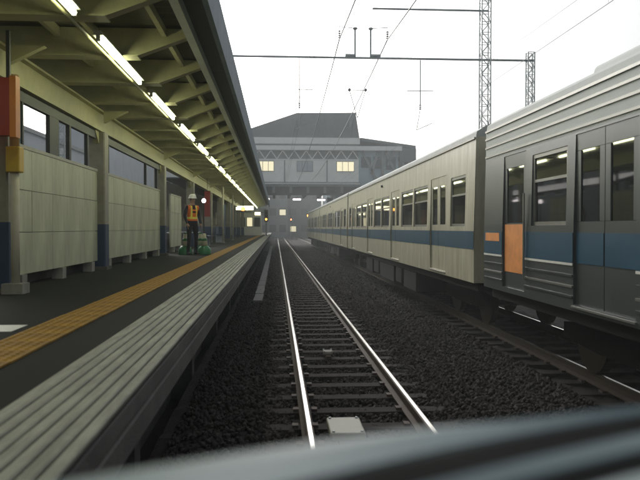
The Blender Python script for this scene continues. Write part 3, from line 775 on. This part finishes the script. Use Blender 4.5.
# ================================================================== WORKER
def skin_mesh(name, verts, edges, radii, sub=2):
    me = bpy.data.meshes.new(name); me.from_pydata(verts, edges, []); o = bpy.data.objects.new(name, me); COL.objects.link(o)
    sk = o.modifiers.new('skin', 'SKIN'); sk.use_smooth_shade = True
    for i, r in enumerate(radii):
        rr = r if isinstance(r, tuple) else (r, r); me.skin_vertices[0].data[i].radius = rr; me.skin_vertices[0].data[i].use_root = (i == 0)
    o.modifiers.new('sub', 'SUBSURF').levels = sub; o.modifiers['sub'].render_levels = sub
    dg = bpy.context.evaluated_depsgraph_get(); dg.update()
    res = bpy.data.meshes.new_from_object(o.evaluated_get(dg)); bpy.data.objects.remove(o); return res
def worker(x, y, rz):
    t = empty('person', (x, y, PT), 'worker in orange safety vest and white helmet standing on the platform', 'person', rz=rz)
    V, E, Rr = [], [], []
    def add(p, r, par=None):
        V.append(p); Rr.append(r)
        if par is not None: E.append((par, len(V) - 1))
        return len(V) - 1
    # facing -y in local space
    pel = add((0, 0, .93), (.15, .11)); wst = add((0, 0, 1.06), (.135, .10), pel); ch = add((0, .0, 1.25), (.16, .115), wst); sh = add((0, 0, 1.38), (.13, .09), ch)
    nk = add((0, -.005, 1.455), .052, sh); hd0 = add((0, -.015, 1.53), (.068, .078), nk); hd1 = add((0, -.02, 1.60), (.075, .092), hd0); add((0, -.02, 1.66), (.06, .07), hd1)
    for s in (-1, 1):
        a = add((s * .165, 0, 1.375), .058, sh); b = add((s * .235, .03, 1.13), .046, a); c = add((s * .225, -.09, .92), .034, b)
        pa = add((s * .22, -.12, .855), (.022, .036), c)
        for k_, (dx, L_) in enumerate(((-.028, .075), (-.010, .09), (.010, .085), (.027, .065))):
            f1 = add((s * .22 + .3 * dx, -.125 + dx * .9, .81), .0095, pa); f2 = add((s * .215 + .3 * dx, -.125 + dx * .9, .81 - L_ * .5), .009, f1); add((s * .205 + .3 * dx, -.115 + dx * .9, .81 - L_ * .85), .008, f2)
        th = add((s * .19, -.155, .845), .010, pa); add((s * .185, -.165, .80), .009, th)
        h = add((s * .095, 0, .86), (.088, .095), pel); kn = add((s * .115, -.02, .48), .06, h); an = add((s * .125, .02, .10), .043, kn); he = add((s * .13, .02, .05), .045, an); add((s * .145, -.13, .04), (.045, .034), he)
    me = skin_mesh('body', V, E, Rr)
    for m in (M_skin, M_navy, M_trou, M_shoe): me.materials.append(m)
    for p in me.polygons:
        c = p.center
        p.material_index = 0 if c.z > 1.43 or (abs(c.x) > .188 and .66 < c.z < .90) else 3 if c.z < .085 else 2 if (c.z < .95 and abs(c.x) < .185) else 1
    zmin = min(v.co.z for v in me.vertices)
    for v in me.vertices: v.co.z -= zmin
    b = inst('body', me, t)
    # vest: torso skin pushed outward
    bm = bmesh.new(); bm.from_mesh(me)
    for zz in (.98, 1.03, 1.09, 1.41):
        bmesh.ops.bisect_plane(bm, geom=bm.verts[:] + bm.edges[:] + bm.faces[:], plane_co=(0, 0, zz - zmin), plane_no=(0, 0, 1))
    for xx in (-.17, -.10, -.055, .055, .10, .17):
        bmesh.ops.bisect_plane(bm, geom=bm.verts[:] + bm.edges[:] + bm.faces[:], plane_co=(xx, 0, 0), plane_no=(1, 0, 0))
    def keep(f):
        c = f.calc_center_median(); return .98 - zmin < c.z < 1.41 - zmin and abs(c.x) < .17 and not (c.y < -.04 and abs(c.x) < .03 and c.z > 1.22)
    bmesh.ops.delete(bm, geom=[f for f in bm.faces if not keep(f)], context='FACES')
    bm.normal_update()
    for v in bm.verts: v.co += v.normal * .016
    vm = bpy.data.meshes.new('vest'); bm.to_mesh(vm); bm.free(); vm.materials.clear(); vm.materials.append(M_vest); vm.materials.append(M_refl)
    for p in vm.polygons:
        c = p.center; z = c.z + zmin
        p.material_index = 1 if (1.03 < z < 1.09 or (.055 < abs(c.x) < .10 and z > 1.07)) else 0; p.use_smooth = True
    inst('vest', vm, t)
    hz_ = 1.60 - zmin
    MB().lathe([(.128, 0), (.130, .012), (.108, .018), (.106, .05), (.09, .095), (.05, .125), (.008, .132)], (0, -.02, hz_ + .02), 20).build('helmet', M_helm, t, True)
    MB().prism([(-.07, -.135), (.07, -.135), (.09, -.08), (-.09, -.08)], 'z', hz_ + .012, hz_ + .022, 0).build('helmet_brim', M_helm, t)
    for s in (-1, 1):
        MB().lathe([(.001, -.010), (.008, -.006), (.010, 0), (.008, .006), (.001, .010)], (s * .03, -.105, hz_ - .01), 8).build('eye', M_hair, t)
        MB().box(s * .080 - .006, s * .080 + .006, -.03, .01, hz_ - .04, hz_ + .01).build('ear', M_skin, t)
    MB().prism([(-.118, hz_ - .05), (-.135, hz_ - .045), (-.105, hz_ - .005)], 'x', -.012, .012).build('nose', M_skin, t)
    MB().box(-.024, .024, -.104, -.096, hz_ - .078, hz_ - .070).build('mouth', M_red, t)
    MB().lathe([(.07, 0), (.082, .03), (.084, .07)], (0, .0, hz_ - .04), 14).build('hair', M_hair, t, True)
worker(-2.40, 19.9, R(38))
def cone(x, y, label):
    t = empty('barrier_cone', (x, y, PT), label, 'cone')
    MB().lathe([(.20, 0), (.205, .02), (.19, .16), (.13, .24), (.10, .26)], (0, 0, 0), 18).build('base', M_green, t, True)
    MB().lathe([(.105, .255), (.07, .45), (.045, .60), (.03, .615)], (0, 0, 0), 18).build('cone_body', M_conec, t, True)
    MB().lathe([(.082, .40), (.070, .47)], (0, 0, 0), 18).build('band', M_green, t, True)
cone(-2.62, 20.05, 'green based cream cone left of the worker'); cone(-2.22, 20.35, 'green based cream cone touching right side of the worker'); cone(-2.08, 20.1, 'green based cream cone farthest right of the worker')
t = empty('cone_bar', (-2.62, 20.05, PT + .62), 'thin white barrier bar lying across the cone tops', 'barrier bar')
MB().tube([(0, 0, .02), (.40, .30, .02)], .02, 8).build('bar', M_white, t, True); MB().lathe([(.05, -.02), (.05, .02)], (0, 0, .0), 12).lathe([(.05, -.02), (.05, .02)], (.40, .30, 0), 12).build('ring', M_green, t)

# ================================================================== NOSE OF THE TRAIN THE CAMERA RIDES IN
ns = empty('train_window_sill', (0, .5, 1.2), 'blurred grey sill and black rubber under the train front window', 'window sill')
def strip(name, top, bot, z, th, m):
    def dens(c):
        c = [Vector((p[0], p[1])) for p in c]; out = []
        for i in range(len(c) - 1):
            for q in range(4):
                t_ = q / 4
                p0, p1, p2, p3 = c[max(i - 1, 0)], c[i], c[i + 1], c[min(i + 2, len(c) - 1)]
                out.append(.5 * ((2 * p1) + (-p0 + p2) * t_ + (2 * p0 - 5 * p1 + 4 * p2 - p3) * t_ ** 2 + (-p0 + 3 * p1 - 3 * p2 + p3) * t_ ** 3))
        return out + [c[-1]]
    A = [on_z(p.x, p.y, z) for p in dens(top)]; B = [on_z(p.x, p.y, z) for p in dens(bot)]; mb = MB(); n = len(A)
    for i in range(n - 1):
        a, b, c, d_ = A[i], A[i + 1], B[i + 1], B[i]; dn = Vector((0, 0, -th)); am, bm_ = a.lerp(d_, .5) + Vector((0, 0, .006)), b.lerp(c, .5) + Vector((0, 0, .006))
        mb.quad(a, b, bm_, am); mb.quad(am, bm_, c, d_); mb.quad(a, b, b + dn, a + dn); mb.quad(d_, c, c + dn, d_ + dn); mb.quad(a + dn, b + dn, c + dn, d_ + dn)
    return mb.build(name, m, ns, True, (0, -.5, -1.2))
E0 = [(-60, 506), (60, 483), (200, 459), (320, 441), (440, 427), (540, 419), (640, 411), (740, 400)]
E1 = [(-60, 556), (60, 534), (200, 502), (320, 476), (440, 449), (540, 430), (640, 414), (740, 402)]
E2 = [(-60, 596), (60, 574), (200, 542), (320, 512), (440, 481), (540, 456), (640, 433), (740, 413)]
E3 = [(-60, 630), (60, 608), (200, 570), (320, 535), (440, 500), (540, 473), (640, 449), (740, 427)]
E4 = [(-60, 660), (60, 640), (200, 605), (320, 570), (440, 534), (540, 502), (640, 473), (740, 450)]
E5 = [(-60, 720), (60, 700), (200, 670), (320, 640), (440, 600), (540, 560), (640, 530), (740, 500)]
strip('outer_ledge', E0, E1, 1.68, .12, M_noseg); strip('rubber_gasket', E1, E2, 1.674, .11, M_rubber)
strip('middle_ledge', E2, E3, 1.68, .12, M_noseg); strip('rubber_gasket', E3, E4, 1.672, .11, M_rubber); strip('inner_ledge', E4, E5, 1.68, .12, M_noseg)

# ================================================================== HAZE
hm = bpy.data.materials.new('haze air'); hm.use_nodes = True; ht = hm.node_tree; ht.nodes.clear()
ho = ht.nodes.new('ShaderNodeOutputMaterial'); pv = ht.nodes.new('ShaderNodeVolumePrincipled')
pv.inputs['Color'].default_value = (.88, .94, .95, 1); pv.inputs['Density'].default_value = .0032; pv.inputs['Anisotropy'].default_value = .2
ht.links.new(pv.outputs[0], ho.inputs['Volume'])
tag(MB().box(-401, 401, -61, 901, -1.7, 18.0).build('haze', hm), kind='stuff')
